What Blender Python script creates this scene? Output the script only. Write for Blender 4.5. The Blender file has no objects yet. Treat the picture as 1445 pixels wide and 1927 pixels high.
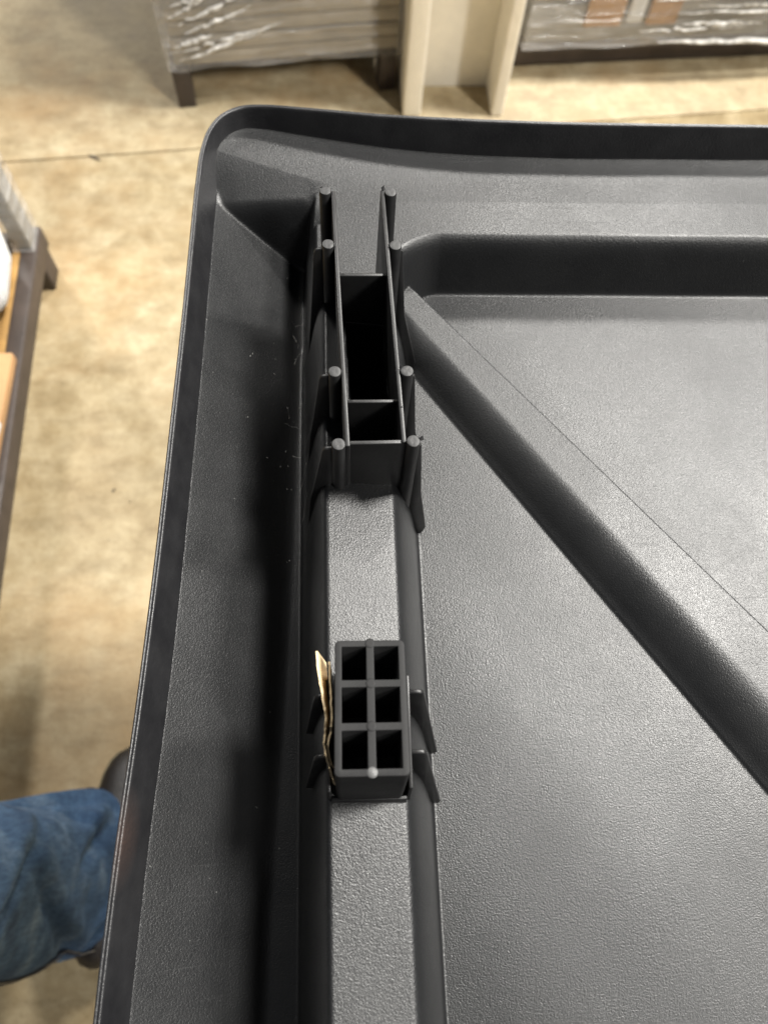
import bpy, bmesh, math, random
import numpy as np
from mathutils import Vector, Matrix, noise

random.seed(7)
S = bpy.context.scene
COL = S.collection

# ------------------------------------------------------------------ camera
cam_d = bpy.data.cameras.new('Camera')
cam = bpy.data.objects.new('Camera', cam_d)
COL.objects.link(cam)
S.camera = cam
Rm = Matrix(((0.99835513, 0.01721302, -0.0546877),
             (-0.03701404, 0.92195418, -0.38552621),
             (0.04378349, 0.38691628, 0.92107481)))
CAMZ = 1.35
PZ = 0.91                                   # height of the moulded panel above the floor
cam.matrix_world = Matrix.Translation((0, 0, CAMZ)) @ Rm.to_4x4()
cam_d.sensor_fit = 'VERTICAL'
cam_d.sensor_height = 36.0
cam_d.lens = 26.53
cam_d.clip_start = 0.02
cam_d.clip_end = 100
cam_d.dof.use_dof = True
cam_d.dof.focus_distance = 0.40
cam_d.dof.aperture_fstop = 8.0

# ------------------------------------------------------------------ world and lamps
w = bpy.data.worlds.new('World'); S.world = w
w.use_nodes = True
w.node_tree.nodes['Background'].inputs[0].default_value = (0.90, 0.93, 1.0, 1)
w.node_tree.nodes['Background'].inputs[1].default_value = 0.11

def lamp(name, loc, sx, sy, power, target=(0.1, 0.3, 0.9), col=(1.0, 0.972, 0.92)):
    d = bpy.data.lights.new(name, 'AREA')
    d.shape = 'RECTANGLE'; d.size = sx; d.size_y = sy; d.energy = power; d.color = col
    o = bpy.data.objects.new(name, d); COL.objects.link(o)
    o.location = loc
    v = Vector(target) - Vector(loc)
    o.rotation_euler = v.to_track_quat('-Z', 'Y').to_euler()
    return o

lamp('ceiling_or_fill_lamp', (2.8, 1.4, 6.0), 1.0, 0.9, 780)
lamp('ceiling_or_fill_lamp', (5.4, 2.0, 6.0), 0.6, 1.2, 290)
lamp('ceiling_or_fill_lamp', (2.4, 5.2, 6.0), 1.4, 0.6, 540)
lamp('ceiling_or_fill_lamp', (-3.4, 5.8, 6.0), 1.2, 0.6, 400, target=(-0.8, 1.4, 0))  # added fill, lightens the floor left of the far load; source unseen
lamp('ceiling_or_fill_lamp', (4.2, -3.4, 6.0), 0.6, 1.2, 430)  # added behind the viewer to brighten floor and column, no known fixture

S.view_settings.view_transform = 'Standard'
S.view_settings.look = 'None'
S.view_settings.gamma = 1.0
S.view_settings.use_curve_mapping = False
S.view_settings.exposure = 0.0

# ------------------------------------------------------------------ helpers
def tag(o, label=None, cat=None, group=None, kind=None):
    if label: o['label'] = label
    if cat: o['category'] = cat
    if group: o['group'] = group
    if kind: o['kind'] = kind
    return o

def empty(name, loc=(0, 0, 0), rot=(0, 0, 0)):
    o = bpy.data.objects.new(name, None); COL.objects.link(o)
    o.location = loc; o.rotation_euler = rot
    o.empty_display_size = 0.02
    return o

def link(name, me, m, parent=None):
    o = bpy.data.objects.new(name, me); COL.objects.link(o)
    if m is not None: me.materials.append(m)
    if parent is not None: o.parent = parent
    return o

def pyd(name, V, F, m, parent=None, smooth=False):
    me = bpy.data.meshes.new(name)
    me.from_pydata([tuple(v) for v in V], [], [tuple(f) for f in F])
    me.validate(); me.update()
    bm = bmesh.new(); bm.from_mesh(me)
    bmesh.ops.recalc_face_normals(bm, faces=bm.faces)
    bm.to_mesh(me); bm.free()
    if smooth: me.shade_smooth()
    return link(name, me, m, parent)

def bm_obj(name, bm, m, parent=None, bevel=0.0, seg=2, smooth=True, angle=35):
    bmesh.ops.recalc_face_normals(bm, faces=bm.faces)
    if bevel > 0:
        es = [e for e in bm.edges if len(e.link_faces) == 2 and e.calc_face_angle(0) > math.radians(angle)]
        bmesh.ops.bevel(bm, geom=es, offset=bevel, segments=seg, profile=0.5, affect='EDGES', clamp_overlap=True)
    me = bpy.data.meshes.new(name); bm.to_mesh(me); bm.free()
    if smooth:
        me.shade_smooth()
        me.set_sharp_from_angle(angle=math.radians(50))
    return link(name, me, m, parent)

def box_bm(x0, x1, y0, y1, z0, z1, bm=None):
    bm = bm or bmesh.new()
    v = [bm.verts.new(p) for p in ((x0, y0, z0), (x1, y0, z0), (x1, y1, z0), (x0, y1, z0),
                                   (x0, y0, z1), (x1, y0, z1), (x1, y1, z1), (x0, y1, z1))]
    for f in ((3, 2, 1, 0), (4, 5, 6, 7), (0, 1, 5, 4), (1, 2, 6, 5), (2, 3, 7, 6), (3, 0, 4, 7)):
        bm.faces.new([v[i] for i in f])
    return bm

def hexa_bm(bot, top):
    bm = bmesh.new()
    b = [bm.verts.new(p) for p in bot]; t = [bm.verts.new(p) for p in top]
    n = len(b)
    bm.faces.new(b[::-1]); bm.faces.new(t)
    for i in range(n):
        bm.faces.new((b[i], b[(i + 1) % n], t[(i + 1) % n], t[i]))
    return bm

def plate_bm(poly, y0, y1, lean=0.0, z0=0.0):
    """polygon in XZ given a thickness along Y; lean shifts y with height"""
    f = lambda p, y: (p[0], y + lean * (p[1] - z0), p[1])
    return hexa_bm([f(p, y0) for p in poly], [f(p, y1) for p in poly])

def tube_mesh(name, pts, r, m, parent=None, seg=6):
    bm = bmesh.new(); rings = []
    for i, p in enumerate(pts):
        p = Vector(p)
        a = Vector(pts[max(i - 1, 0)]); b = Vector(pts[min(i + 1, len(pts) - 1)])
        t = (b - a).normalized()
        u = t.orthogonal().normalized(); v = t.cross(u)
        rr = r[i] if isinstance(r, (list, tuple)) else r
        rings.append([bm.verts.new(p + (u * math.cos(k * 2 * math.pi / seg) + v * math.sin(k * 2 * math.pi / seg)) * rr) for k in range(seg)])
    for A, B in zip(rings, rings[1:]):
        # match closest vertex to avoid twist
        off = min(range(seg), key=lambda o: (A[0].co - B[o].co).length)
        for k in range(seg):
            bm.faces.new((A[k], A[(k + 1) % seg], B[(k + 1 + off) % seg], B[(k + off) % seg]))
    bm.faces.new(rings[0][::-1]); bm.faces.new(rings[-1])
    return bm_obj(name, bm, m, parent)

# ------------------------------------------------------------------ materials
def mat(name):
    m = bpy.data.materials.new(name); m.use_nodes = True
    nt = m.node_tree; b = nt.nodes['Principled BSDF']
    return m, nt, b

def N(nt, t, **kw):
    n = nt.nodes.new(t)
    for k, v in kw.items():
        if k in n.inputs.keys(): n.inputs[k].default_value = v
        else: setattr(n, k, v)
    return n

def ramp(nt, stops, fac):
    r = nt.nodes.new('ShaderNodeValToRGB')
    e = r.color_ramp.elements
    e[0].position, e[0].color = stops[0][0], (*stops[0][1], 1)
    e[1].position, e[1].color = stops[-1][0], (*stops[-1][1], 1)
    for p, c in stops[1:-1]:
        x = e.new(p); x.color = (*c, 1)
    nt.links.new(fac, r.inputs[0])
    return r.outputs[0]

def mixc(nt, fac, a, b, mode='MIX'):
    n = nt.nodes.new('ShaderNodeMix'); n.data_type = 'RGBA'; n.blend_type = mode
    for s, v in ((0, fac), (6, a), (7, b)):
        if hasattr(v, 'links'): nt.links.new(v, n.inputs[s])
        elif isinstance(v, (tuple, list)): n.inputs[s].default_value = (*v, 1)
        else: n.inputs[s].default_value = v
    return n.outputs[2]

def math_n(nt, op, a, b=None):
    n = nt.nodes.new('ShaderNodeMath'); n.operation = op
    for s, v in ((0, a), (1, b)):
        if v is None: continue
        if hasattr(v, 'links'): nt.links.new(v, n.inputs[s])
        else: n.inputs[s].default_value = v
    return n.outputs[0]

def coords(nt):
    return nt.nodes.new('ShaderNodeTexCoord').outputs['Object']

def noise_t(nt, vec, scale, detail=3, rough=0.5, dist=0.0):
    n = N(nt, 'ShaderNodeTexNoise', Scale=scale, Detail=detail, Roughness=rough, Distortion=dist)
    nt.links.new(vec, n.inputs['Vector'])
    return n

def bump(nt, b, height, strength, dist, prev=None):
    n = N(nt, 'ShaderNodeBump', Strength=strength, Distance=dist)
    nt.links.new(height, n.inputs['Height'])
    if prev is not None: nt.links.new(prev, n.inputs['Normal'])
    nt.links.new(n.outputs[0], b.inputs['Normal'])
    return n.outputs[0]

def grained_plastic():
    m, nt, b = mat('black_grained_plastic')
    v = coords(nt)
    g1 = noise_t(nt, v, 1200, 1, 0.5, 0.6)
    hgt = g1.outputs[0]
    big = noise_t(nt, v, 14, 6, 0.7, 0.4)
    bump(nt, b, hgt, 0.29, 0.0008)
    dust = noise_t(nt, v, 22, 5, 0.65)
    c = ramp(nt, [(0.35, (0.0050, 0.0053, 0.0058)), (0.72, (0.0085, 0.0088, 0.0092))], dust.outputs[0])
    spk = noise_t(nt, v, 420, 2, 0.5)
    sm_ = nt.nodes.new('ShaderNodeMapRange'); sm_.inputs[1].default_value = 0.755; sm_.inputs[2].default_value = 0.80
    nt.links.new(spk.outputs[0], sm_.inputs[0])
    c = mixc(nt, sm_.outputs[0], c, (0.10, 0.10, 0.095))
    nt.links.new(c, b.inputs['Base Color'])
    r = nt.nodes.new('ShaderNodeMapRange'); r.inputs[1].default_value = 0.25; r.inputs[2].default_value = 0.75; r.inputs[3].default_value = 0.34; r.inputs[4].default_value = 0.46
    nt.links.new(big.outputs[0], r.inputs[0])
    mp = N(nt, 'ShaderNodeMapping'); nt.links.new(v, mp.inputs[0]); mp.inputs['Rotation'].default_value = (0, 0, 0.7); mp.inputs['Scale'].default_value = (6, 160, 6)
    scr = noise_t(nt, mp.outputs[0], 3.0, 3, 0.6, 0.3)
    s2 = nt.nodes.new('ShaderNodeMapRange'); s2.inputs[1].default_value = 0.66; s2.inputs[2].default_value = 0.74; s2.inputs[4].default_value = 0.09
    nt.links.new(scr.outputs[0], s2.inputs[0])
    nt.links.new(math_n(nt, 'ADD', r.outputs[0], s2.outputs[0]), b.inputs['Roughness'])
    b.inputs['Specular IOR Level'].default_value = 0.5
    return m

def smooth_plastic(name='black_smooth_plastic', rough=0.42, base=0.014, scuff=False):
    m, nt, b = mat(name)
    v = coords(nt)
    n1 = noise_t(nt, v, 260, 4, 0.6)
    n2 = noise_t(nt, v, 60, 4, 0.6)
    c = ramp(nt, [(0.3, (base * .8, base * .8, base * .85)), (0.75, (base * 1.5, base * 1.5, base * 1.5))], n2.outputs[0])
    nt.links.new(c, b.inputs['Base Color'])
    r = nt.nodes.new('ShaderNodeMapRange'); r.inputs[3].default_value = rough - .1; r.inputs[4].default_value = rough + .12
    nt.links.new(n2.outputs[0], r.inputs[0]); nt.links.new(r.outputs[0], b.inputs['Roughness'])
    bump(nt, b, n1.outputs[0], 0.25, 0.0004)
    return m

def rim_plastic():
    m, nt, b = mat('black_rim_plastic')
    v = coords(nt)
    n1 = noise_t(nt, v, 700, 3, 0.6)
    n2 = noise_t(nt, v, 45, 4, 0.6)
    c0 = ramp(nt, [(0.3, (0.008, 0.008, 0.009)), (0.75, (0.015, 0.015, 0.016))], n2.outputs[0])
    # rusty rub mark where the rim was dragged
    sub = nt.nodes.new('ShaderNodeVectorMath'); sub.operation = 'SUBTRACT'
    nt.links.new(v, sub.inputs[0]); sub.inputs[1].default_value = (-0.102, 0.000, 0.064)
    mul = nt.nodes.new('ShaderNodeVectorMath'); mul.operation = 'MULTIPLY'
    nt.links.new(sub.outputs[0], mul.inputs[0]); mul.inputs[1].default_value = (60, 42, 60)
    ln = nt.nodes.new('ShaderNodeVectorMath'); ln.operation = 'LENGTH'; nt.links.new(mul.outputs[0], ln.inputs[0])
    near = math_n(nt, 'SUBTRACT', 1.0, ln.outputs['Value'])
    k = math_n(nt, 'MULTIPLY', near, math_n(nt, 'ADD', n1.outputs[0], 0.1))
    kc = nt.nodes.new('ShaderNodeClamp'); nt.links.new(k, kc.inputs[0])
    nt.links.new(mixc(nt, kc.outputs[0], c0, (0.045, 0.030, 0.025)), b.inputs['Base Color'])
    r = nt.nodes.new('ShaderNodeMapRange'); r.inputs[3].default_value = 0.3; r.inputs[4].default_value = 0.5
    nt.links.new(n2.outputs[0], r.inputs[0]); nt.links.new(r.outputs[0], b.inputs['Roughness'])
    bump(nt, b, n1.outputs[0], 0.5, 0.0005)
    return m

def concrete():
    m, nt, b = mat('stained_concrete')
    v = coords(nt)
    n1 = noise_t(nt, v, 2.3, 6, 0.62, 0.2)
    n2 = noise_t(nt, v, 15, 7, 0.70, 0.15)
    n3 = noise_t(nt, v, 160, 4, 0.7)
    n4 = noise_t(nt, v, 2.2, 5, 0.6)
    c = ramp(nt, [(0.28, (0.27, 0.202, 0.108)), (0.46, (0.375, 0.30, 0.178)), (0.66, (0.50, 0.42, 0.275))], n2.outputs[0])
    c1 = ramp(nt, [(0.3, (0.66, 0.61, 0.52)), (0.62, (1.0, 1.0, 1.0))], n1.outputs[0])
    c = mixc(nt, 0.75, c, c1, 'MULTIPLY')
    f = nt.nodes.new('ShaderNodeMapRange'); f.inputs[1].default_value = 0.50; f.inputs[2].default_value = 0.68
    nt.links.new(n4.outputs[0], f.inputs[0])
    c = mixc(nt, math_n(nt, 'MULTIPLY', f.outputs[0], 0.65), c, (0.34, 0.215, 0.095))
    # fine scuffs and pits
    mp = N(nt, 'ShaderNodeMapping'); nt.links.new(v, mp.inputs[0]); mp.inputs['Rotation'].default_value = (0, 0, 0.6); mp.inputs['Scale'].default_value = (1, 3, 1)
    n5 = noise_t(nt, mp.outputs[0], 9, 6, 0.7, 0.2)
    c = mixc(nt, 0.35, c, ramp(nt, [(0.36, (0.55, 0.52, 0.47)), (0.5, (1, 1, 1)), (0.66, (1.18, 1.17, 1.14))], n5.outputs[0]), 'MULTIPLY')
    sp = ramp(nt, [(0.30, (0.6, 0.56, 0.5)), (0.45, (1, 1, 1))], n3.outputs[0])
    c = mixc(nt, 0.5, c, sp, 'MULTIPLY')
    nt.links.new(c, b.inputs['Base Color'])
    r = nt.nodes.new('ShaderNodeMapRange'); r.inputs[3].default_value = 0.42; r.inputs[4].default_value = 0.75
    nt.links.new(n2.outputs[0], r.inputs[0]); nt.links.new(r.outputs[0], b.inputs['Roughness'])
    bump(nt, b, n3.outputs[0], 0.35, 0.002)
    return m

def plain(name, col, rough=0.6, var=0.25, scale=30, bmp=0.2, bd=0.002, metal=0.0):
    m, nt, b = mat(name)
    v = coords(nt)
    n = noise_t(nt, v, scale, 5, 0.6, 0.4)
    lo = tuple(x * (1 - var) for x in col); hi = tuple(min(1, x * (1 + var)) for x in col)
    nt.links.new(ramp(nt, [(0.3, lo), (0.7, hi)], n.outputs[0]), b.inputs['Base Color'])
    b.inputs['Roughness'].default_value = rough; b.inputs['Metallic'].default_value = metal
    n2 = noise_t(nt, v, scale * 7, 3)
    bump(nt, b, n2.outputs[0], bmp, bd)
    return m

def film_mat():
    m, nt, b = mat('stretch_film')
    v = coords(nt)
    mp = N(nt, 'ShaderNodeMapping'); nt.links.new(v, mp.inputs[0])
    mp.inputs['Rotation'].default_value = (0, math.radians(14), 0); mp.inputs['Scale'].default_value = (2.2, 2.2, 22)
    n = noise_t(nt, mp.outputs[0], 2.0, 3, 0.5, 0.5)
    n2 = noise_t(nt, v, 26, 3)
    fold = math_n(nt, 'ABSOLUTE', math_n(nt, 'SUBTRACT', n.outputs[0], 0.5))
    bump(nt, b, math_n(nt, 'ADD', fold, math_n(nt, 'MULTIPLY', n2.outputs[0], 0.2)), 1.0, 0.06)
    b.inputs['Base Color'].default_value = (0.70, 0.68, 0.65, 1)
    b.inputs['Roughness'].default_value = 0.13
    a = ramp(nt, [(0.35, (0.10,) * 3), (0.7, (0.34,) * 3)], n.outputs[0])
    nt.links.new(a, b.inputs['Alpha'])
    return m

def glint_fold_mat():
    m, nt, b = mat('white_glint_film')
    n = noise_t(nt, coords(nt), 60, 4, 0.6, 0.5)
    bump(nt, b, n.outputs[0], 1.0, 0.01)
    b.inputs['Base Color'].default_value = (0.80, 0.79, 0.76, 1)  # white base colour paints the highlights on the film wrinkles
    b.inputs['Roughness'].default_value = 0.12
    nt.links.new(ramp(nt, [(0.32, (0.25,) * 3), (0.6, (1.0,) * 3)], n.outputs[0]), b.inputs['Alpha'])
    return m

def denim():
    m, nt, b = mat('blue_denim')
    v = coords(nt)
    n1 = noise_t(nt, v, 16, 5, 0.6, 0.1)
    n2 = noise_t(nt, v, 900, 2)
    mp = N(nt, 'ShaderNodeMapping'); nt.links.new(v, mp.inputs[0]); mp.inputs['Scale'].default_value = (1, 1, 0.2)
    n3 = noise_t(nt, mp.outputs[0], 220, 4, 0.7)
    c = ramp(nt, [(0.30, (0.032, 0.064, 0.128)), (0.52, (0.060, 0.115, 0.215)), (0.72, (0.14, 0.21, 0.31))], n1.outputs[0])
    c2 = ramp(nt, [(0.35, (0.62, 0.62, 0.66)), (0.65, (1.2, 1.2, 1.15))], n3.outputs[0])
    c = mixc(nt, 0.8, c, c2, 'MULTIPLY')
    nt.links.new(c, b.inputs['Base Color'])
    b.inputs['Roughness'].default_value = 0.9
    b.inputs['Specular IOR Level'].default_value = 0.2
    bump(nt, b, n2.outputs[0], 0.5, 0.0006)
    return m

GRAIN = grained_plastic()
SMOOTH = smooth_plastic('black_smooth_plastic', 0.42, 0.008)
BLOCK = smooth_plastic('black_block_plastic', 0.62, 0.010)
BLOCK.node_tree.nodes['Principled BSDF'].inputs['Specular IOR Level'].default_value = 0.22
CUT = smooth_plastic('cut_plastic_end', 0.55, 0.016)
RIM = rim_plastic()
CONC = concrete()
JOINT = plain('joint_filler', (0.09, 0.07, 0.045), 0.9)
CREAM = plain('cream_paint', (0.88, 0.84, 0.74), 0.5, 0.07, 12, 0.35, 0.003)
KRAFT = plain('kraft_paper', (0.68, 0.53, 0.32), 0.8, 0.15, 200, 0.2, 0.0008)
CARD = plain('brown_cardboard', (0.40, 0.235, 0.11), 0.8, 0.12, 14)
GREYCARD = plain('grey_board', (0.27, 0.26, 0.235), 0.7, 0.22, 10)
DARKSTEEL = plain('brown_painted_steel', (0.050, 0.038, 0.032), 0.5, 0.3, 20, 0.3)
RUSTY = plain('ochre_timber', (0.30, 0.17, 0.05), 0.75, 0.3, 18, 0.4)
TANBOARD = plain('tan_board', (0.33, 0.295, 0.235), 0.7, 0.2, 10)
FOAM = plain('white_foam', (0.70, 0.72, 0.74), 0.6, 0.12, 40, 0.6, 0.006)
FILM = film_mat()
GLINT_FOLD = glint_fold_mat()
DENIM = denim()
STITCH = plain('seam_denim', (0.020, 0.030, 0.055), 0.9, 0.5, 120)
LEATHER = plain('dark_brown_leather', (0.013, 0.010, 0.009), 0.5, 0.4, 30, 0.4, 0.002)
SOLE = plain('olive_rubber', (0.16, 0.14, 0.085), 0.7, 0.2, 30)
LINT = plain('pale_lint', (0.45, 0.44, 0.41), 0.9, 0.1)

# ------------------------------------------------------------------ floor
LEAN = math.atan(0.108)                                # the slab joints run a few degrees off the panel
floor = pyd('floor', [(-14, -14, -0.012), (14, -14, -0.012), (14, 14, -0.012), (-14, 14, -0.012)], [(0, 1, 2, 3)], JOINT)
tag(floor, kind='structure')
def slab(u0, u1, v0, v1):
    g = 0.0022
    c, s = math.cos(LEAN), math.sin(LEAN)
    ox, oy = -0.787, 1.470
    P = lambda u, v, z: (ox + u * c - v * s, oy + u * s + v * c, z)
    q = [(u0 + g, v0 + g), (u1 - g, v0 + g), (u1 - g, v1 - g), (u0 + g, v1 - g)]
    bm = hexa_bm([P(u, v, -0.011) for u, v in q], [P(u, v, 0) for u, v in q])
    return bm_obj('floor_slab', bm, CONC, floor, bevel=0.002, seg=1)
for u0, u1 in ((-6.4, -1.6), (-1.6, 3.2), (3.2, 8.0)):
    for v0, v1 in ((-7.2, -3.6), (-3.6, 0.0), (0.0, 3.6), (3.6, 7.2)):
        slab(u0, u1, v0, v1)

# ------------------------------------------------------------------ the moulded panel (heights in mm, local to its root)
panel = empty('roof_panel', (0, 0, PZ))
tag(panel, 'large black grained plastic panel with upturned rim and moulded ribs', 'plastic panel')

left_pts = [(-120, -520), (-116, -400), (-111, -200), (-106.6, -90), (-105.6, -50), (-103.6, 0), (-100.6, 50), (-98.3, 100), (-96.5, 150),
            (-94.8, 215), (-93.2, 280), (-92.2, 340), (-91.2, 395)]
corner_pts = [(-89.5, 424), (-85.5, 442), (-78, 455), (-66, 462.8), (-50, 464.6)]
top_pts = [(-25, 462.6), (0, 460.0), (30, 456.8), (84, 453.6), (130, 451.8), (175, 450.9), (240, 450.5), (308, 450.4), (400, 451), (560, 454), (700, 458)]
rest_pts = [(722, 450), (735, 430), (738, 400), (742, 100), (745, -520), (740, -545), (720, -560), (300, -562), (-90, -560), (-112, -548)]
def catmull(P, n=6, closed=True):
    P = np.array(P, float); out = []
    L = len(P)
    for i in range(L):
        p0, p1, p2, p3 = P[(i - 1) % L], P[i], P[(i + 1) % L], P[(i + 2) % L]
        # centripetal
        t = [0]
        for a, b in ((p0, p1), (p1, p2), (p2, p3)): t.append(t[-1] + max(np.linalg.norm(b - a), 1e-6) ** 0.5)
        for k in range(n):
            s = t[1] + (t[2] - t[1]) * k / n
            A1 = (t[1] - s) / (t[1] - t[0]) * p0 + (s - t[0]) / (t[1] - t[0]) * p1
            A2 = (t[2] - s) / (t[2] - t[1]) * p1 + (s - t[1]) / (t[2] - t[1]) * p2
            A3 = (t[3] - s) / (t[3] - t[2]) * p2 + (s - t[2]) / (t[3] - t[2]) * p3
            B1 = (t[2] - s) / (t[2] - t[0]) * A1 + (s - t[0]) / (t[2] - t[0]) * A2
            B2 = (t[3] - s) / (t[3] - t[1]) * A2 + (s - t[1]) / (t[3] - t[1]) * A3
            out.append((t[2] - s) / (t[2] - t[1]) * B1 + (s - t[1]) / (t[2] - t[1]) * B2)
    return np.array(out)
PATH = catmull(left_pts + corner_pts + top_pts + rest_pts, 6)   # clockwise seen from above

def inside_dist(X, Y):
    """distance to the rim line, positive inside"""
    d = np.full(X.shape, 1e9)
    inside = np.zeros(X.shape, bool)
    n = len(PATH)
    for i in range(n):
        ax, ay = PATH[i]; bx, by = PATH[(i + 1) % n]
        ex, ey = bx - ax, by - ay
        t = np.clip(((X - ax) * ex + (Y - ay) * ey) / (ex * ex + ey * ey), 0, 1)
        d = np.minimum(d, np.hypot(X - ax - t * ex, Y - ay - t * ey))
        c = ((ay > Y) != (by > Y)) & (X < ex * (Y - ay) / (ey if ey else 1e-9) + ax)
        inside ^= c
    return np.where(inside, d, -d)

def smax(a, b, k):
    h = np.clip(0.5 + 0.5 * (a - b) / k, 0, 1)
    return b + (a - b) * h + k * h * (1 - h)
def smin(a, b, k): return -smax(-a, -b, k)
def sstep(a, b, x):
    t = np.clip((x - a) / (b - a), 0, 1); return t * t * (3 - 2 * t)

RAIL_L = lambda y: -1.4 + (169.7 - y) * 0.0325        # tube centre lines of the guide frame (they run slightly askew)
RAIL_R = lambda y: 34.6 + (170.0 - y) * 0.0290
DL0, DLd = np.array([149.6, 137.8]), np.array([0.555, -0.832])
DR0, DRd = np.array([158.0, 212.0]), np.array([0.619, -0.785])

def diag_coords(X, Y):
    a = (X - DL0[0]) * -DLd[1] + (Y - DL0[1]) * DLd[0]       # >0 up-right of the left foot
    b = -((X - DR0[0]) * -DRd[1] + (Y - DR0[1]) * DRd[0])    # >0 down-left of the right edge
    return a, b

def heights(X, Y):
    D = inside_dist(X, Y)
    # raised shelf along the far rim
    yb = 354 + (389 - 354) * sstep(20, -14, X) - 0.010 * np.clip(X - 60, 0, 400)
    top = 42 + -0.07 * np.clip(Y - 399, 0, 200) + 0.0016 * np.clip(Y - 415, 0, 60) ** 2 + 0.00028 * np.clip(120 - X, 0, 220) ** 2 * sstep(395, 440, Y)
    e = Y - yb
    shelf = smin(e * 3.0, top, 22.0)
    # sloping gusset face where the shelf ends above the gutter
    yl = 433 - (X + 72) * 0.28
    gus = np.clip(yl - Y, 0, 60) * 0.20 * sstep(-6, -20, X) * sstep(-120, -110, X + (433 - Y) * 0.08)
    shelf = smin(e * 3.0, top - gus, 15.0 - 5 * sstep(-14, -24, X))
    # long rib
    rt = 73 - 0.15 * (X - 11.5) * sstep(322, 282, Y) - 31 * sstep(282, 322, Y)
    wl = (X + 23.6) / 11.5 * 73; wr = (45.5 - X) / 11.5 * 73
    rib = smin(wl, smin(wr, rt, 54), 26)
    rib = np.where(Y > 380, np.minimum(rib, top - gus), rib)
    # gutter bank down from the left rim
    bank = 38 - np.clip(D - 7.5, 0, 200) * 0.90
    bank = np.where(X < 60, bank, -50)
    base = smax(bank, -11.0 * sstep(10, -10, X), 3)
    # diagonal ridge
    a, b = diag_coords(X, Y)
    W = np.maximum(a + b, 4.0)
    s = np.clip(a / W, 0, 1.4)
    prof = 16 * (1 - np.clip(1 - s / 0.52, 0, 1) ** 1.8)
    prof = np.where(a < 0, 3.0 * a, prof)
    wall = b * 5.0 + 17.0
    diag = smin(prof, wall, 7.0)
    diag = np.where(X > 30, diag, -60)
    h = smax(base, diag, 5.0)
    h = smax(h, shelf, 3.0)
    h = smax(h, rib, np.where(Y < 300, 12.0, 12.0 - 11.96 * sstep(300, 325, Y)))
    # soft fillet where shelf and rib make the inner corner of the recess
    cx, cy, r = 46.0, 354.0, 27.0
    fx = (X - cx); fy = (cy - Y)
    inq = (fx > -22) & (fx < r) & (fy < r)
    dd = np.hypot(np.clip(r - fx, 0, 99), np.clip(r - fy, 0, 99)) - r
    fill = smin(dd * 3.0, np.minimum(top, 42.0), 15)
    fill = np.where(Y > 380, np.minimum(fill, top), fill)
    h = np.where(inq, np.maximum(h, fill), h)
    # hollow inside the guide frame
    xl, xr = RAIL_L(Y) + 9.0, RAIL_R(Y) - 6.2
    g = np.minimum(np.minimum(X - xl, xr - X), np.minimum(Y - 174.0, 274.0 - Y))
    h = np.where(g > 0, np.minimum(h, 73 - np.clip(g, 0, 3.2) * 24), h)
    # very slight unevenness of the moulding
    h = h + 0.25 * np.sin(X * 0.021 + 1.3) * np.sin(Y * 0.017) + 0.12 * np.sin(X * 0.06 + Y * 0.043)
    return h, D

def axis(lo, flo, fhi, hi, fine, coarse):
    a = np.arange(flo, fhi + 1e-6, fine)
    l = flo - np.cumsum(np.linspace(fine, coarse, max(2, int((flo - lo) / ((fine + coarse) / 2)))))[::-1] if lo < flo - 1 else np.array([])
    r = fhi + np.cumsum(np.linspace(fine, coarse, max(2, int((hi - fhi) / ((fine + coarse) / 2))))) if hi > fhi + 1 else np.array([])
    return np.concatenate([l, a, r])
gx = axis(-125, -112, 330, 750, 0.9, 9.0)
gy = axis(-570, -130, 468, 469, 0.9, 9.0)
GX, GY = np.meshgrid(gx, gy)
GH, GD = heights(GX, GY)
gY, gX = np.gradient(GH, gy, gx)
NX = -gX; NY = -gY; NZ = np.ones_like(NX)
ln = np.sqrt(NX ** 2 + NY ** 2 + 1)
NRM = np.stack([NX / ln, NY / ln, NZ / ln], -1).reshape(-1, 3)
VV = np.stack([GX, GY, GH], -1).reshape(-1, 3) / 1000.0
ny, nx = GX.shape
idx = np.arange(ny * nx).reshape(ny, nx)
quads = np.stack([idx[:-1, :-1], idx[:-1, 1:], idx[1:, 1:], idx[1:, :-1]], -1).reshape(-1, 4)
fc = (GX[:-1, :-1] + 0.0).reshape(-1); fcy = GY[:-1, :-1].reshape(-1); fd = GD[:-1, :-1].reshape(-1)
aa, bb = diag_coords(fc, fcy)
YB = 354 + (389 - 354) * sstep(20, -14, fc)
cls = np.where(fcy > YB - 0.5, 1, np.where(fc < -22.5, 2, np.where(fc < 46.5, 3, np.where((aa > -0.5) & (bb > -7), 4, np.where(aa > 0, 5, 6)))))
cls = np.where(fd < 0.6, 0, cls)
for code, nm, lab in ((1, 'cross_shelf', 'raised shelf along the far rim'), (2, 'side_gutter', 'shadowed gutter between rim and long rib'), (3, 'long_rib', None),
                      (4, 'diagonal_ridge', None), (5, 'recessed_panel', None), (6, 'recessed_panel', None)):
    q = quads[cls == code]
    u, inv = np.unique(q, return_inverse=True)
    q = inv.reshape(-1, 4).astype(np.int32)
    me = bpy.data.meshes.new(nm)
    me.vertices.add(len(u)); me.vertices.foreach_set('co', VV[u].astype(np.float32).ravel())
    me.loops.add(len(q) * 4); me.loops.foreach_set('vertex_index', q.ravel())
    me.polygons.add(len(q)); me.polygons.foreach_set('loop_start', np.arange(0, len(q) * 4, 4, dtype=np.int32))
    me.update(calc_edges=True); me.validate()
    me.shade_smooth()
    me.normals_split_custom_set_from_vertices(NRM[u].astype(np.float32).tolist())
    o = link(nm, me, GRAIN, panel)
    if lab: o['label'] = lab

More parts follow.
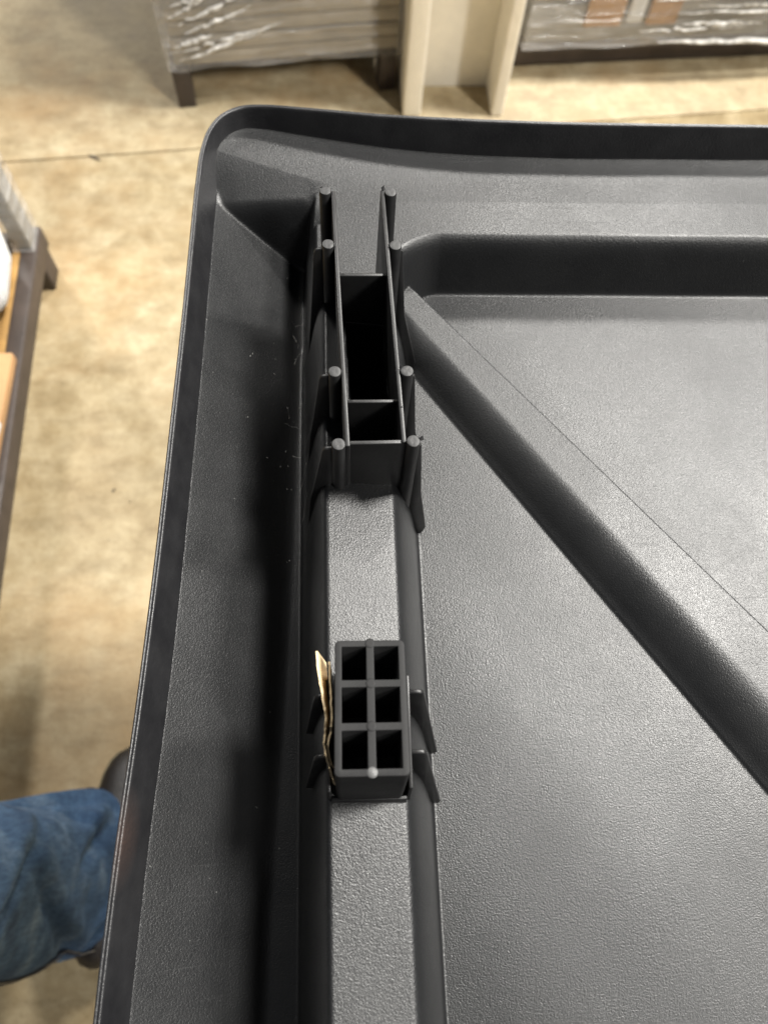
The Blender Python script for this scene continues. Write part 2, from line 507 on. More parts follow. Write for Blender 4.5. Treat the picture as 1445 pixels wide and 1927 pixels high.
# rim, swept along the outline: inner wall, rounded double lip, outer skirt
prof = [(9.4, 30), (7.4, 40), (4.2, 56), (2.5, 62.4), (2.1, 63.8), (1.5, 64.4), (0.9, 64.1), (0.5, 63.6), (0.0, 63.7), (-0.4, 64.0),
        (-0.9, 63.6), (-1.3, 62.6), (-1.6, 60), (-3.5, 30), (-7, 0), (-12, -16)]
n = len(PATH)
tang = np.roll(PATH, -1, 0) - np.roll(PATH, 1, 0)
tang /= np.linalg.norm(tang, axis=1)[:, None]
inn = np.stack([tang[:, 1], -tang[:, 0]], 1)              # inward normal for a clockwise outline
V, F = [], []
for i in range(n):
    for d, z in prof:
        V.append(((PATH[i, 0] + inn[i, 0] * d) / 1000, (PATH[i, 1] + inn[i, 1] * d) / 1000, z / 1000))
m_ = len(prof)
for i in range(n):
    j = (i + 1) % n
    for k in range(m_ - 1):
        F.append((i * m_ + k, i * m_ + k + 1, j * m_ + k + 1, j * m_ + k))
pyd('rim', V, F, RIM, panel, smooth=True)

# ------------------------------------------------------------------ guide frame on the rib
def mm(p): return tuple(c / 1000 for c in p)
def tube_post(x, y, ztop, zbot, r=3.35):
    bm = bmesh.new()
    prev = None
    seg = 20
    for z, rr in ((zbot, r + 0.9), (ztop - 0.35, r), (ztop, r - 0.3)):
        ring = [bm.verts.new(mm((x + rr * math.cos(a), y + rr * math.sin(a), z))) for a in [2 * math.pi * k / seg for k in range(seg)]]
        if prev:
            for k in range(seg): bm.faces.new((prev[k], prev[(k + 1) % seg], ring[(k + 1) % seg], ring[k]))
        prev = ring
    bm.faces.new(prev)
    post = bm_obj('post', bm, SMOOTH, panel)
    # cut end: a slightly domed, roughly sheared disc
    bm = bmesh.new()
    rings = []
    for q, (rr, dz) in enumerate(((r - 0.32, 0.03), (r * 0.72, 0.16), (r * 0.36, 0.22))):
        rings.append([bm.verts.new(mm((x + rr * math.cos(a), y + rr * math.sin(a), ztop + dz + random.uniform(-.09, .09)))) for a in [2 * math.pi * k / seg for k in range(seg)]])
    c = bm.verts.new(mm((x, y, ztop + 0.1)))
    for A, B in zip(rings, rings[1:]):
        for k in range(seg): bm.faces.new((A[k], A[(k + 1) % seg], B[(k + 1) % seg], B[k]))
    for k in range(seg): bm.faces.new((rings[-1][k], rings[-1][(k + 1) % seg], c))
    bm_obj('cut_end', bm, CUT, post)
    return post

YT_L = [329.7, 291.5, 210.6, 169.7]; YT_R = [328.8, 290.8, 210.6, 170.9]
for i, y in enumerate(YT_L): tube_post(RAIL_L(y), y, 119.6, 38 if i == 0 else 24)
for i, y in enumerate(YT_R): tube_post(RAIL_R(y), y, 119.6, 38 if i == 0 else 12)

def wall_seg(name, xa, ya, xb, yb, t, ztop, zbot, draft=0.5):
    a = Vector((xa, ya)); b = Vector((xb, yb)); d = (b - a).normalized(); nrm = Vector((-d.y, d.x))
    def q(w): return [a - nrm * w, b - nrm * w, b + nrm * w, a + nrm * w]
    bot = [mm((p.x, p.y, zbot)) for p in q(t / 2 + draft)]; top = [mm((p.x, p.y, ztop)) for p in q(t / 2)]
    return bm_obj(name, hexa_bm(bot, top), SMOOTH, panel, bevel=0.00045, seg=2)
# side rails, each with a thin double bead on top
for side, RL, ys in ((1, RAIL_L, YT_L), (-1, RAIL_R, YT_R)):
    o = 4.4 * side
    y0, y1 = ys[3] - (0.5 if side > 0 else 0), ys[0] + (1.0 if side > 0 else 3.0)
    wall_seg('side_rail', RL(y0) + o, y0, RL(y1) + o, y1, 2.3, 118.2, 26, 0.7)
    for y in ys[1:]:
        pass
for y, zt in ((276.0, 113.5), (197.0, 113.5)):
    wall_seg('cross_web', RAIL_L(y) + 4.8, y, RAIL_R(y) - 4.8, y, 2.0, zt, 4, 0.4)
wall_seg('end_wall', RAIL_L(171.5) + 2.0, 171.6, RAIL_R(171.5) - 2.0, 172.0, 2.2, 117.2, 60, 0.5)

for y in YT_L[1:]:
    x = RAIL_L(y)
    p = [(x, 116), (x - 5.6, 116.2), (x - 7.2, 115.2), (x - 8.0, 113), (-17.4, 58), (-21.0, 14), (-8, 14), (x, 40)]
    bm_obj('gusset_fin', plate_bm([mm(q) for q in p], (y - 1.0) / 1000, (y + 1.0) / 1000), SMOOTH, panel, bevel=0.0004, seg=1)
for y in YT_R[1:]:
    x = RAIL_R(y)
    p = [(x, 116), (x + 3.6, 116.4), (x + 4.3, 115), (x + 9.0, 60), (51.0, 8), (49.6, 0.0), (40, 0.0), (x, 30)]
    bm_obj('gusset_fin', plate_bm([mm(q) for q in p], (y - 1.0) / 1000, (y + 1.0) / 1000), SMOOTH, panel, bevel=0.0004, seg=1)
# torn moulding flash on the frame
def flash(x, y, z, s):
    bm = bmesh.new()
    pts = [(0, 0, 0), (1.5, .3, .2), (.8, 1.0, 1.9), (-.5, .6, 1.0), (.4, -.3, .5)]
    vs = [bm.verts.new(mm((x + a * s, y + b * s, z + c * s))) for a, b, c in pts]
    bmesh.ops.convex_hull(bm, input=vs)
    bm_obj('flash_burr', bm, CUT, panel, smooth=False)
flash(RAIL_R(331) - 4.6, 331.5, 118, 1.3); flash(RAIL_R(211) - 3.4, 212, 118.6, 1.2); flash(RAIL_R(171) + 3.2, 171.5, 118.6, 1.4)
flash(RAIL_L(331) - 2.4, 331.0, 118.8, 0.9); flash(RAIL_R(193) - 4.4, 190, 117.6, 0.7); flash(RAIL_R(292) - 3.6, 291, 118.3, 0.9)
flash(RAIL_L(170) - 3.6, 170.5, 118.3, 0.7)

# ------------------------------------------------------------------ clip that holds the block
LN = 0.20
def lean_plate(name, poly, y0, y1):
    return bm_obj(name, plate_bm([mm(q) for q in poly], y0 / 1000, y1 / 1000, LN, 0.073), SMOOTH, panel, bevel=0.0004, seg=1)
def lean_wall(x0, x1, y0, y1, z0, z1a, z1b):
    f = lambda x, y, z: mm((x, y + LN * (z - 73), z))
    bot = [f(x0, y0, z0), f(x1, y0, z0), f(x1, y1, z0), f(x0, y1, z0)]
    top = [f(x0, y0, z1a), f(x1, y0, z1a), f(x1, y1, z1b), f(x0, y1, z1b)]
    return bm_obj('clip_wall', hexa_bm(bot, top), SMOOTH, panel, bevel=0.00045, seg=2)
lean_wall(26.9, 28.7, 12.0, 58.0, 60, 90, 98)
lean_wall(-9.0, -7.2, 12.0, 58.0, 60, 88, 96)
lean_wall(-7.2, 26.9, 10.6, 12.6, 60, 77, 77)
for yb, zt in ((53.0, 92.0), (27.0, 91.0)):
    lean_plate('clip_fin', [(28, zt), (34.0, zt), (35.6, zt - 1.2), (36.2, zt - 4), (50.4, 1.0), (42.0, 0.0), (28, 50)], yb - 1.0, yb + 1.0)
    lean_plate('clip_fin', [(-8, zt - 2), (-12.2, zt - 2), (-14.2, zt - 3.6), (-15.0, zt - 7), (-20.5, 40), (-14, 40), (-8, 60)], yb - 1.0, yb + 1.0)

# ------------------------------------------------------------------ six-cell block
block = empty('spacer_block', (0.0103, 0.0400, PZ + 0.0735), (math.radians(-8.5), 0, math.radians(-0.8)))
tag(block, 'black plastic block with six open square cells standing on the long rib', 'plastic block')
bw, bl, bh = 15.1, 28.6, 47.5
xs = [-bw, -bw + 2.9, -1.65, 1.65, bw - 2.9, bw]
ys = [-bl, -bl + 3.0, -bl + 18.2, -bl + 21.4, bl - 20.9, bl - 17.7, bl - 2.9, bl]
bm = bmesh.new()
g = [[bm.verts.new(mm((x * (1.0), y, bh))) for y in ys] for x in xs]
holes = [(i, j) for i in (1, 3) for j in (1, 3, 5)]
for i in range(5):
    for j in range(7):
        if (i, j) in holes: continue
        bm.faces.new((g[i][j], g[i + 1][j], g[i + 1][j + 1], g[i][j + 1]))
for i, j in holes:
    c = [g[i][j], g[i + 1][j], g[i + 1][j + 1], g[i][j + 1]]
    lo = []
    cx = sum(v.co.x for v in c) / 4; cy = sum(v.co.y for v in c) / 4
    for v in c: lo.append(bm.verts.new((cx + (v.co.x - cx) * .95, cy + (v.co.y - cy) * .95, 0.004)))
    for k in range(4): bm.faces.new((c[k], lo[k], lo[(k + 1) % 4], c[(k + 1) % 4]))
    bm.faces.new(lo)
ring = [g[i][0] for i in range(6)] + [g[5][j] for j in range(1, 8)] + [g[i][7] for i in range(4, -1, -1)] + [g[0][j] for j in range(6, 0, -1)]
low = [bm.verts.new((v.co.x * .985, v.co.y * .99, 0.0)) for v in ring]
for k in range(len(ring)):
    bm.faces.new((ring[k], ring[(k + 1) % len(ring)], low[(k + 1) % len(ring)], low[k]))
bm.faces.new(low[::-1])
bmesh.ops.recalc_face_normals(bm, faces=bm.faces)
ve = [e for e in bm.edges if abs((e.verts[0].co - e.verts[1].co).normalized().z) > 0.9 and abs(abs(e.verts[0].co.x) - bw / 1000) < 3e-4 and abs(abs(e.verts[0].co.y) - bl / 1000) < 4e-4]
bmesh.ops.bevel(bm, geom=ve, offset=0.0021, segments=4, profile=0.5, affect='EDGES')
body = bm_obj('body', bm, BLOCK, block, bevel=0.0004, seg=2)
def disc_mark(x, y, r, m, dome):
    bm = bmesh.new(); seg = 18
    A = [bm.verts.new(mm((x + r * math.cos(2 * math.pi * k / seg), y + r * math.sin(2 * math.pi * k / seg), bh - 0.1))) for k in range(seg)]
    B = [bm.verts.new(mm((x + r * .9 * math.cos(2 * math.pi * k / seg), y + r * .9 * math.sin(2 * math.pi * k / seg), bh + 0.16))) for k in range(seg)]
    C = [bm.verts.new(mm((x + r * .5 * math.cos(2 * math.pi * k / seg), y + r * .5 * math.sin(2 * math.pi * k / seg), bh + 0.16 + dome * .75))) for k in range(seg)]
    c = bm.verts.new(mm((x, y, bh + 0.16 + dome)))
    for P, Q in ((A, B), (B, C)):
        for k in range(seg): bm.faces.new((P[k], P[(k + 1) % seg], Q[(k + 1) % seg], Q[k]))
    for k in range(seg): bm.faces.new((C[k], C[(k + 1) % seg], c))
    return bm_obj('ejector_mark', bm, m, block)
ym = [(ys[6] + ys[7]) / 2, (ys[4] + ys[5]) / 2, (ys[2] + ys[3]) / 2]
for y in ym: disc_mark(0, y, 2.3, BLOCK, 0.0)
o = disc_mark(0, ys[0] + 1.6, 2.25, plain('pale_glint_mark', (0.075, 0.075, 0.075), 0.4, 0.3, 300), 0.5)  # paler base colour paints the white reflection on this mark
o['label'] = 'round ejector mark at the near edge with its white reflection painted in'

# ------------------------------------------------------------------ folded paper strip wedged beside the block
def ribbon(name, pts, hgt, th, m, parent=None, wob=0.0):
    V, F = [], []
    n = len(pts)
    for i, (x, y, z, lx) in enumerate(pts):
        a = Vector(pts[max(0, i - 1)][:2]); b = Vector(pts[min(n - 1, i + 1)][:2])
        t = (b - a).normalized(); nn = Vector((-t.y, t.x)) * th / 2
        h = hgt[i] if isinstance(hgt, (list, tuple)) else hgt
        for s, zz, l in ((1, 0, 0), (-1, 0, 0), (-1, h, lx), (1, h, lx)):
            V.append(mm((x + nn.x * s + l, y + nn.y * s, z + zz)))
    for i in range(n - 1):
        for k in range(4):
            F.append((i * 4 + k, i * 4 + (k + 1) % 4, i * 4 + 4 + (k + 1) % 4, i * 4 + 4 + k))
    F.append((0, 1, 2, 3)); F.append(((n - 1) * 4 + 3, (n - 1) * 4 + 2, (n - 1) * 4 + 1, (n - 1) * 4))
    return pyd(name, V, F, m, parent)
paper = empty('paper_strip', (0, 0, PZ))
tag(paper, 'torn strip of folded tan kraft paper wedged along the left of the six-cell block', 'paper')
def pz(y): return 82 + (y - 20) * 0.10
outer = [(-9.2, 72), (-8.6, 66), (-7.8, 58), (-7.0, 50), (-6.6, 44), (-7.6, 39), (-8.7, 34), (-8.0, 29), (-7.0, 25), (-6.0, 21.5), (-4.6, 18)]
inner = [(-6.6, 68), (-6.4, 61), (-6.2, 54), (-5.9, 48), (-5.8, 43), (-6.6, 38), (-7.6, 33), (-7.0, 28.5), (-6.2, 25.5), (-4.8, 24.5), (-4.3, 27)]
def refine(P, H, k=4):
    n = len(P); t = np.linspace(0, n - 1, (n - 1) * k + 1); i_ = np.arange(n)
    xs_ = np.interp(t, i_, [p[0] for p in P]); ys_ = np.interp(t, i_, [p[1] for p in P]); zs_ = np.interp(t, i_, [p[2] for p in P]); ls_ = np.interp(t, i_, [p[3] for p in P])
    hs_ = np.interp(t, i_, H)
    return [(x + rr0.uniform(-.07, .07), y, z, l + rr0.uniform(-.12, .12)) for x, y, z, l in zip(xs_, ys_, zs_, ls_)], [h + rr0.uniform(-.5, .5) for h in hs_]
rr0 = random.Random(21)
ribbon('outer_layer', *refine([(x + random.uniform(-.15, .15), y, pz(y), -3.2 + 2.4 * max(0, min(1, (60 - y) / 30))) for x, y in outer], [25, 25, 24.5, 24, 24, 22, 22, 21, 18, 15, 12]), 0.8, KRAFT, paper)
ribbon('inner_layer', *refine([(x + random.uniform(-.15, .15), y, pz(y), -0.4) for x, y in inner], [22, 23, 23, 23, 23, 21, 20, 18, 16, 13, 10]), 0.8, KRAFT, paper)

# ------------------------------------------------------------------ lint caught in the gutter
bm_all = bmesh.new()
def fibre(pts, r):
    for a, b in zip(pts, pts[1:]):
        a = Vector(a); b = Vector(b); t = (b - a).normalized(); u = t.orthogonal().normalized(); v = t.cross(u)
        A = [bm_all.verts.new(a + (u * math.cos(k * 2.094) + v * math.sin(k * 2.094)) * r) for k in range(3)]
        B = [bm_all.verts.new(b + (u * math.cos(k * 2.094) + v * math.sin(k * 2.094)) * r) for k in range(3)]
        for k in range(3): bm_all.faces.new((A[k], A[(k + 1) % 3], B[(k + 1) % 3], B[k]))
rr = random.Random(3)
def hz(x, y): return float(heights(np.array([[x]]), np.array([[y]]))[0][0, 0])
for (x, y, L, hh) in ((-31, 292, 15, 14), (-28, 245, 10, 10), (-32, 225, 16, 10), (-27, 200, 12, 8), (-33, 330, 12, 8), (-25, 178, 10, 8), (-36, 262, 8, 6), (-29, 310, 9, 10)):
    p = []; ang = rr.uniform(0, 6.28)
    for k in range(6):
        p.append((x / 1000, y / 1000, (hz(x, y) + hh + rr.uniform(-2, 2)) / 1000))
        ang += rr.uniform(-.7, .7)
        x += math.cos(ang) * L / 5; y += math.sin(ang) * L / 5
    fibre(p, 0.00009)
for k in range(16):
    x, y = rr.uniform(-60, -26), rr.uniform(150, 380)
    z = hz(x, y) / 1000
    fibre([(x / 1000, y / 1000, z), (x / 1000 + rr.uniform(-.001, .001), y / 1000 + .0008, z + .0004)], 0.00025)
lint = bm_obj('lint', bm_all, LINT, None)
lint.location = (0, 0, PZ)
tag(lint, 'pale fibres of lint and dust caught in the shadowed gutter', 'lint', kind='stuff')

# ------------------------------------------------------------------ cream steel column behind the panel
c6, s6 = math.cos(LEAN), math.sin(LEAN)
col = empty('steel_column', (0.165, 1.632, 0), (0, 0, 0.02))
tag(col, 'cream painted steel column with two flanges standing on the floor behind the panel', 'column')
bm_obj('flange', box_bm(0.0, 0.046, 0, 0.215, 0, 3.2), CREAM, col, bevel=0.006)
bm_obj('flange', box_bm(0.222, 0.252, 0.0, 0.215, 0, 3.2), CREAM, col, bevel=0.005)
bm_obj('web', box_bm(0.046, 0.222, 0.108, 0.124, 0.0, 3.2), CREAM, col, bevel=0.002)

# ------------------------------------------------------------------ wrapped loads on low steel skids
def skid(name, loc, rz, L, Dp, label, legs, h=0.10, back=0.17, bz=0.04, group='low brown skids under the wrapped loads'):
    t = empty(name, loc, (0, 0, rz)); tag(t, label, 'skid', group)
    y0 = back
    bm_obj('side_beam', box_bm(0, L, y0, y0 + 0.05, bz, h - 0.003), DARKSTEEL, t, bevel=0.003)
    bm_obj('side_beam', box_bm(0, L, Dp - 0.05, Dp, h - 0.06, h - 0.003), DARKSTEEL, t, bevel=0.003)
    for x in (0.0, L / 2 - .03, L - 0.06):
        bm_obj('cross_beam', box_bm(x + .001, x + 0.059, y0 + 0.0505, Dp - 0.0505, h - 0.045, h - 0.004), DARKSTEEL, t, bevel=0.003)
        if y0 > 0.06: bm_obj('cross_beam', box_bm(x + .001, x + 0.040, 0.051, y0 - 0.0005, h - 0.03, h - 0.004), DARKSTEEL, t, bevel=0.003)
    for x in legs:
        for y in (0.0, Dp - 0.0495 + 0.051):
            bm_obj('leg', box_bm(x, x + 0.042, y, y + 0.05, 0, h - 0.002), DARKSTEEL, t, bevel=0.003)
    return t

def wrinkled_shell(name, x0, x1, y0, y1, z0, z1, m, parent, amp=0.008, step=0.035):
    bm = box_bm(x0, x1, y0, y1, z0, z1)
    cuts = max(4, int(max(x1 - x0, z1 - z0) / step))
    bmesh.ops.subdivide_edges(bm, edges=bm.edges[:], cuts=min(cuts, 22), use_grid_fill=True)
    for v in bm.verts:
        p = v.co
        k = noise.noise(Vector((p.x * 5, p.y * 5, p.z * 16 + p.x * 5))) * amp + noise.noise(Vector((p.x * 18, p.y * 18, p.z * 30))) * amp * .5
        c = Vector(((x0 + x1) / 2, (y0 + y1) / 2, (z0 + z1) / 2))
        d = (p - c); v.co = p + d.normalized() * k
    return bm_obj(name, bm, m, parent, angle=80)

t = skid('load_skid', (-0.385, 1.652, 0), 0.140, 0.556, 0.75, 'low dark brown skid under the wrapped load left of the column', (0.002, 0.5))
ld = empty('wrapped_load', (-0.385, 1.652, 0.101), (0, 0, 0.140))
tag(ld, 'stack of grey boards in clear stretch film left of the cream column', 'wrapped load')
zz = 0.002
rb = random.Random(5)
for k in range(19):
    th = 0.034
    dx = rb.uniform(0, .006)
    bm_obj('board', box_bm(0.008 + dx, 0.545, 0.008 + dx, 0.73, zz, zz + th - 0.003), rb.choice((GREYCARD, GREYCARD, TANBOARD)), ld, bevel=0.002)
    zz += th
wrinkled_shell('film', -0.004, 0.556, -0.006, 0.745, 0.0, zz + .01, FILM, ld)
def film_glint_fold(x0, x1, z0, z1, y, r):  # white strand along a wrinkle, standing in for its glint
    n = 14
    pts = [(x0 + (x1 - x0) * k / n, y - 0.006 + rb.uniform(-.002, .002), z0 + (z1 - z0) * k / n + rb.uniform(-.003, .003)) for k in range(n + 1)]
    rad = [1.0 * r * (0.2 + math.sin(math.pi * k / n)) * rb.uniform(.6, 1.3) for k in range(n + 1)]
    tube_mesh('film_glint_fold', pts, rad, GLINT_FOLD, ld, 6)
for k in range(16):
    z = 0.02 + k * 0.022 + rb.uniform(-.006, .006)
    x0 = rb.uniform(0.004, 0.05); x1 = x0 + rb.uniform(0.06, 0.26)
    film_glint_fold(x0, min(x1, .55), z, z + (x1 - x0) * rb.uniform(.18, .42), -0.006, rb.uniform(.002, .0045))

t = skid('load_skid', (0.452, 1.755, 0), 0.084, 1.60, 0.75, 'long dark brown skid under the wrapped load right of the column', (1.0, 1.5), back=0.052, bz=0.012)
ld = empty('wrapped_load', (0.455, 1.748, 0.101), (0, 0, 0.084))
tag(ld, 'long wrapped load with brown carton patches right of the cream column', 'wrapped load')
zz = 0.002
for k in range(7):
    th = 0.10
    bm_obj('board', box_bm(0.01, 1.59, 0.012 + rb.uniform(0, .008), 0.72, zz, zz + th - 0.005), GREYCARD, ld, bevel=0.004)
    zz += th
for x0, x1 in ((0.145, 0.235), (0.30, 0.375)):
    bm_obj('carton_panel', box_bm(x0, x1, 0.002, 0.010, 0.045, 0.40), CARD, ld, bevel=0.001)
bm_obj('foam_roll', box_bm(0.247, 0.285, -0.002, 0.010, 0.055, 0.40), FOAM, ld, bevel=0.004)
wrinkled_shell('film', 0.0, 1.60, -0.010, 0.74, 0.0, zz + .01, FILM, ld)
for k in range(16):
    z = 0.02 + k * 0.02 + rb.uniform(-.006, .006)
    x0 = rb.uniform(0.25, 0.5); x1 = x0 + rb.uniform(0.2, 0.6)
    film_glint_fold(x0, x1, z, z + rb.uniform(-.02, .03), -0.010, rb.uniform(.003, .006))

# left skid with its load
t = empty('timber_skid', (-0.585, 0.40, 0), (0, 0, math.radians(1.5)))
tag(t, 'dark steel skid with ochre timber edge at the left edge of the picture', 'skid')
bm_obj('side_beam', box_bm(-0.034, 0.0, -0.6, 0.76, 0.075, 0.125), DARKSTEEL, t, bevel=0.004)
bm_obj('timber_edge', box_bm(-0.0500, -0.0345, -0.6, 0.74, 0.070, 0.121), RUSTY, t, bevel=0.002)
bm_obj('leg', box_bm(-0.05, -0.006, 0.70, 0.755, 0.0, 0.075), DARKSTEEL, t, bevel=0.003)
bm_obj('leg', box_bm(-0.05, -0.006, -0.5, -0.445, 0.0, 0.075), DARKSTEEL, t, bevel=0.003)
bm_obj('leg', box_bm(-0.75, -0.70, 0.70, 0.755, 0.0, 0.075), DARKSTEEL, t, bevel=0.003)
bm_obj('leg', box_bm(-0.75, -0.70, -0.5, -0.445, 0.0, 0.075), DARKSTEEL, t, bevel=0.003)
bm_obj('cross_beam', box_bm(-0.75, -0.064, 0.70, 0.75, 0.075, 0.12), DARKSTEEL, t, bevel=0.003)
bm_obj('cross_beam', box_bm(-0.75, -0.064, -0.5, -0.45, 0.075, 0.12), DARKSTEEL, t, bevel=0.003)
bm_obj('deck', box_bm(-0.75, -0.0515, -0.58, 0.698, 0.085, 0.115), RUSTY, t, bevel=0.003)
ld = empty('wrapped_load', (-0.612, 1.150, 0.126), (0, 0, math.radians(1.5)))
tag(ld, 'grey film-wrapped upright board at the far end of the skid on the left edge', 'wrapped load')
bm_obj('board', box_bm(-0.034, -0.003, -0.052, 0.0, 0.0, 0.75), GREYCARD, ld, bevel=0.004)
wrinkled_shell('film', -0.040, 0.003, -0.058, 0.006, -0.001, 0.76, FILM, ld, 0.004)
fb = bm_obj('foam_bag', box_bm(-0.86, -0.628, 0.915, 1.075, 0.1225, 0.27), FOAM, None, bevel=0.045, seg=4)
tag(fb, 'white foam-padded bag lying on the skid at the left edge', 'foam bag')
cb = bm_obj('carton', box_bm(-0.92, -0.603, 0.60, 0.835, 0.1265, 0.150), CARD, None, bevel=0.003)
tag(cb, 'brown cardboard carton on the skid at the left edge', 'carton')
fb2 = bm_obj('plastic_bag', box_bm(-0.82, -0.598, 0.625, 0.690, 0.1505, 0.172), FOAM, None, bevel=0.010, seg=3)
tag(fb2, 'crumpled white plastic bag on the carton at the left edge', 'plastic bag')
for o in (fb, fb2):
    for v in o.data.vertices:
        v.co += Vector((noise.noise(v.co * 25), noise.noise(v.co * 25 + Vector((5, 0, 0))), 0)) * 0.012

# ------------------------------------------------------------------ the leg of the person standing on the left
person = empty('person', (-0.425, -0.05, 0))
tag(person, 'person in blue jeans and dark shoe standing at the left of the panel', 'person')
keys = [  # z, cx, cy, rx, ry
    (0.040, 0.000, 0.000, 0.104, 0.116), (0.060, 0.000, 0.000, 0.106, 0.118), (0.11, -0.005, 0.000, 0.102, 0.112), (0.20, -0.012, 0.0, 0.092, 0.100),
    (0.34, -0.015, -0.004, 0.088, 0.102), (0.50, -0.012, -0.004, 0.094, 0.108), (0.66, -0.012, 0.010, 0.098, 0.104), (0.84, -0.02, 0.010, 0.108, 0.112)]
kz = [k[0] for k in keys]
def interp(z, j): return float(np.interp(z, kz, [k[j] for k in keys]))
seg, V, F = 120, [], []
zs = np.linspace(0.040, 0.84, 170)
CREASES = [(-0.9, 5.0, 0.10, 0.30, .013, .13), (0.5, -4.0, 0.06, 0.26, .014, .12), (-0.2, 6.5, 0.22, 0.44, .010, .12), (1.3, 3.5, 0.05, 0.30, .014, .14),
           (0.1, -6.0, 0.33, 0.58, .011, .12), (-1.5, 4.5, 0.05, 0.25, .014, .14), (1.0, -5.0, 0.40, 0.65, .010, .12), (0.8, 7.5, 0.14, 0.24, .010, .09), (-0.6, -7.0, 0.06, 0.16, .012, .10)]
for z in zs:
    cx, cy, rx, ry = (interp(z, j) for j in (1, 2, 3, 4))
    for k in range(seg):
        a = 2 * math.pi * k / seg
        d = Vector((math.cos(a), math.sin(a), 0))
        low = max(0.0, 1 - (z - 0.04) / 0.30)
        # the pressed leg is a rounded diamond in section, its ridge turned to the panel
        t = a + 0.45 + 0.5 * math.sin(z * 7)
        p = 1.62
        sq = (abs(math.cos(t)) ** p + abs(math.sin(t)) ** p) ** (-1 / p)
        f = (sq - 0.93) * 0.10
        f += noise.noise(Vector((d.x * 1.3, d.y * 1.3, z * 5))) * 0.012
        for a0, sl_, z0, z1, dep, wid in CREASES:
            if z0 < z < z1:
                da = (a - (a0 + sl_ * (z - (z0 + z1) / 2)) + math.pi) % (2 * math.pi) - math.pi
                env = math.sin(math.pi * (z - z0) / (z1 - z0))
                f += -dep * env * math.exp(-(da / wid) ** 2) + 0.6 * dep * env * math.exp(-((da - 2.2 * wid) / (1.2 * wid)) ** 2)
        f += noise.noise(Vector((d.x * 9, d.y * 9, z * 40))) * 0.0018
        hemz = 0.012 * math.sin(a * 2 + .6) * low
        V.append((cx + d.x * (rx + f), cy + d.y * (ry + f), z + hemz))
nr = len(zs)
for i in range(nr - 1):
    for k in range(seg):
        F.append((i * seg + k, i * seg + (k + 1) % seg, (i + 1) * seg + (k + 1) % seg, (i + 1) * seg + k))
F.append(tuple(range((nr - 1) * seg, nr * seg)))
jl = pyd('trouser_leg', V, F, DENIM, person, smooth=True)
sm = jl.modifiers.new('thickness', 'SOLIDIFY'); sm.thickness = 0.002
def on_leg(a, i, out):
    k = int(round(a / (2 * math.pi) * seg)) % seg
    p = Vector(V[i * seg + k]); c = Vector((interp(zs[i], 1), interp(zs[i], 2), p.z))
    return p + (p - c).normalized() * out
seam_a = math.radians(302)
tube_mesh('side_seam', [on_leg(seam_a, i, 0.001) for i in range(0, nr, 2)], 0.0032, STITCH, jl, 8)
tube_mesh('hem', [on_leg(2 * math.pi * k / 36, 3, 0.0003) for k in range(37)], 0.0028, STITCH, jl, 6)
for da in (0.07, -0.07):
    tube_mesh('stitch_line', [on_leg(seam_a, i, 0.0012) + Vector((da * 0.10, 0, 0)) for i in range(0, nr, 2)], 0.0008, plain('pale_stitching', (0.16, 0.15, 0.13), 0.9), jl, 5)

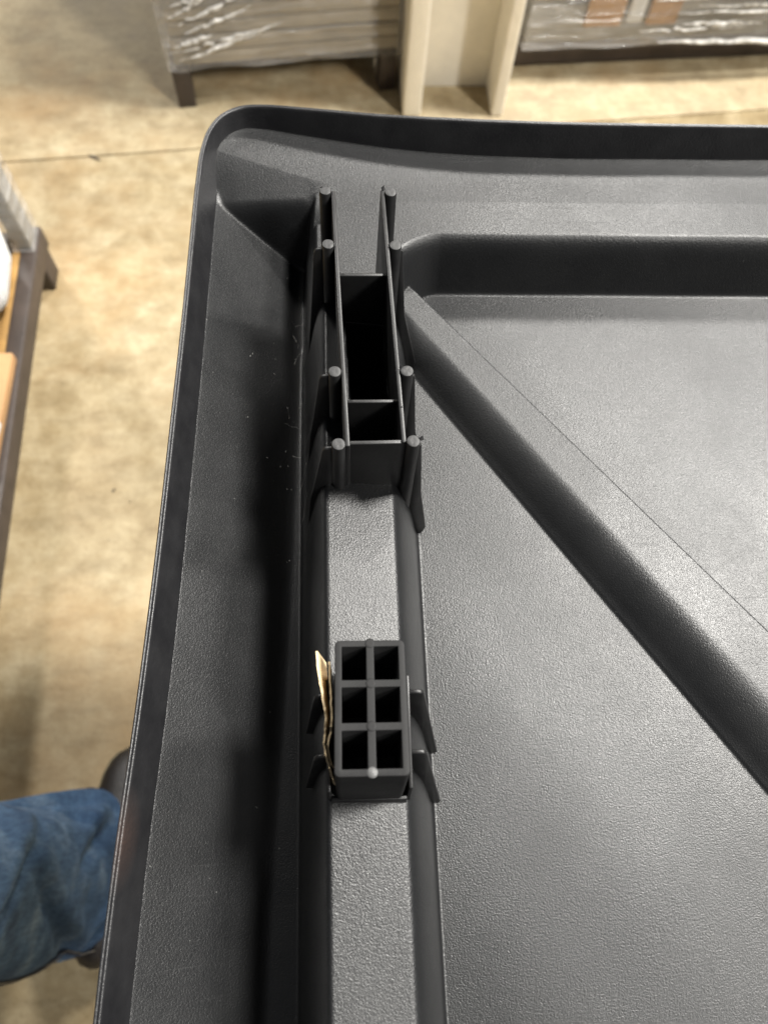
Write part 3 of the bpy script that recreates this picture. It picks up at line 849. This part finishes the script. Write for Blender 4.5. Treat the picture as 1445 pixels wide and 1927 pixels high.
# shoe: lofted upper on a sole, toe pointing away from the viewer
def shoe_outline(t):          # half width along the length 0 heel .. 1 toe
    return 0.034 + 0.016 * math.sin(math.pi * min(1, max(0, (t - 0.15) / 0.95))) if t < 0.93 else 0.034
sx0, sl = 0.050, 0.315
V, F = [], []
st = [0, .02, .06, .14, .25, .38, .52, .66, .78, .87, .93, .97, 1.0]
wd = [.012, .026, .034, .038, .037, .037, .041, .047, .049, .045, .038, .028, .010]
hg = [.060, .075, .088, .098, .104, .104, .092, .074, .064, .058, .050, .042, .034]
sg = 18
for tt, ww, hh in zip(st, wd, hg):
    y = -0.125 + tt * sl
    for k in range(sg + 1):
        a = math.pi * k / sg
        V.append((sx0 + 0.03 * tt + math.cos(a) * ww * (1.0 if math.sin(a) < .5 else 0.97), y, 0.026 + max(0, math.sin(a)) ** 0.72 * (hh - 0.026)))
R_ = sg + 1
for i in range(len(st) - 1):
    for k in range(sg): F.append((i * R_ + k, i * R_ + k + 1, (i + 1) * R_ + k + 1, (i + 1) * R_ + k))
F.append(tuple(range(R_))); F.append(tuple(range((len(st) - 1) * R_, len(st) * R_)))
shoe = pyd('shoe', V, F, LEATHER, person, smooth=True)
bm = bmesh.new()
lft = [(sx0 + 0.03 * tt - ww - 0.005, -0.125 + tt * sl) for tt, ww in zip(st, wd)]
rgt = [(sx0 + 0.03 * tt + ww + 0.005, -0.125 + tt * sl) for tt, ww in zip(st, wd)]
loop = lft + rgt[::-1]
bmq = hexa_bm([(x, y, 0.0) for x, y in loop], [(x, y, 0.027) for x, y in loop])
bm_obj('sole', bmq, SOLE, shoe, bevel=0.003)
bm.free()

# ------------------------------------------------------------------ grit and chips on the floor
bm = bmesh.new()
rg = random.Random(11)
def chip(x, y, sx, sy, sz, rot):
    vs = []
    for k in range(7):
        a = k * 0.9 + rg.uniform(-.3, .3)
        px, py = math.cos(a) * sx * rg.uniform(.6, 1), math.sin(a) * sy * rg.uniform(.6, 1)
        vs.append(bm.verts.new((x + px * math.cos(rot) - py * math.sin(rot), y + px * math.sin(rot) + py * math.cos(rot), rg.choice((0.0, sz)))))
    bmesh.ops.convex_hull(bm, input=vs)
for k in range(40):
    chip(rg.uniform(-.8, -.2), rg.uniform(-.3, 1.9), rg.uniform(.0008, .0025), rg.uniform(.0008, .002), .0010, rg.uniform(0, 3))
chip(-0.57, 1.485, .022, .005, .004, -0.5); chip(-0.44, 0.62, .006, .003, .002, 1.0)
grit = bm_obj('floor_grit', bm, plain('brown_grit', (0.10, 0.08, 0.055), 0.9), None, smooth=False)
tag(grit, 'dark chips and grit scattered on the concrete floor', 'grit', kind='stuff')
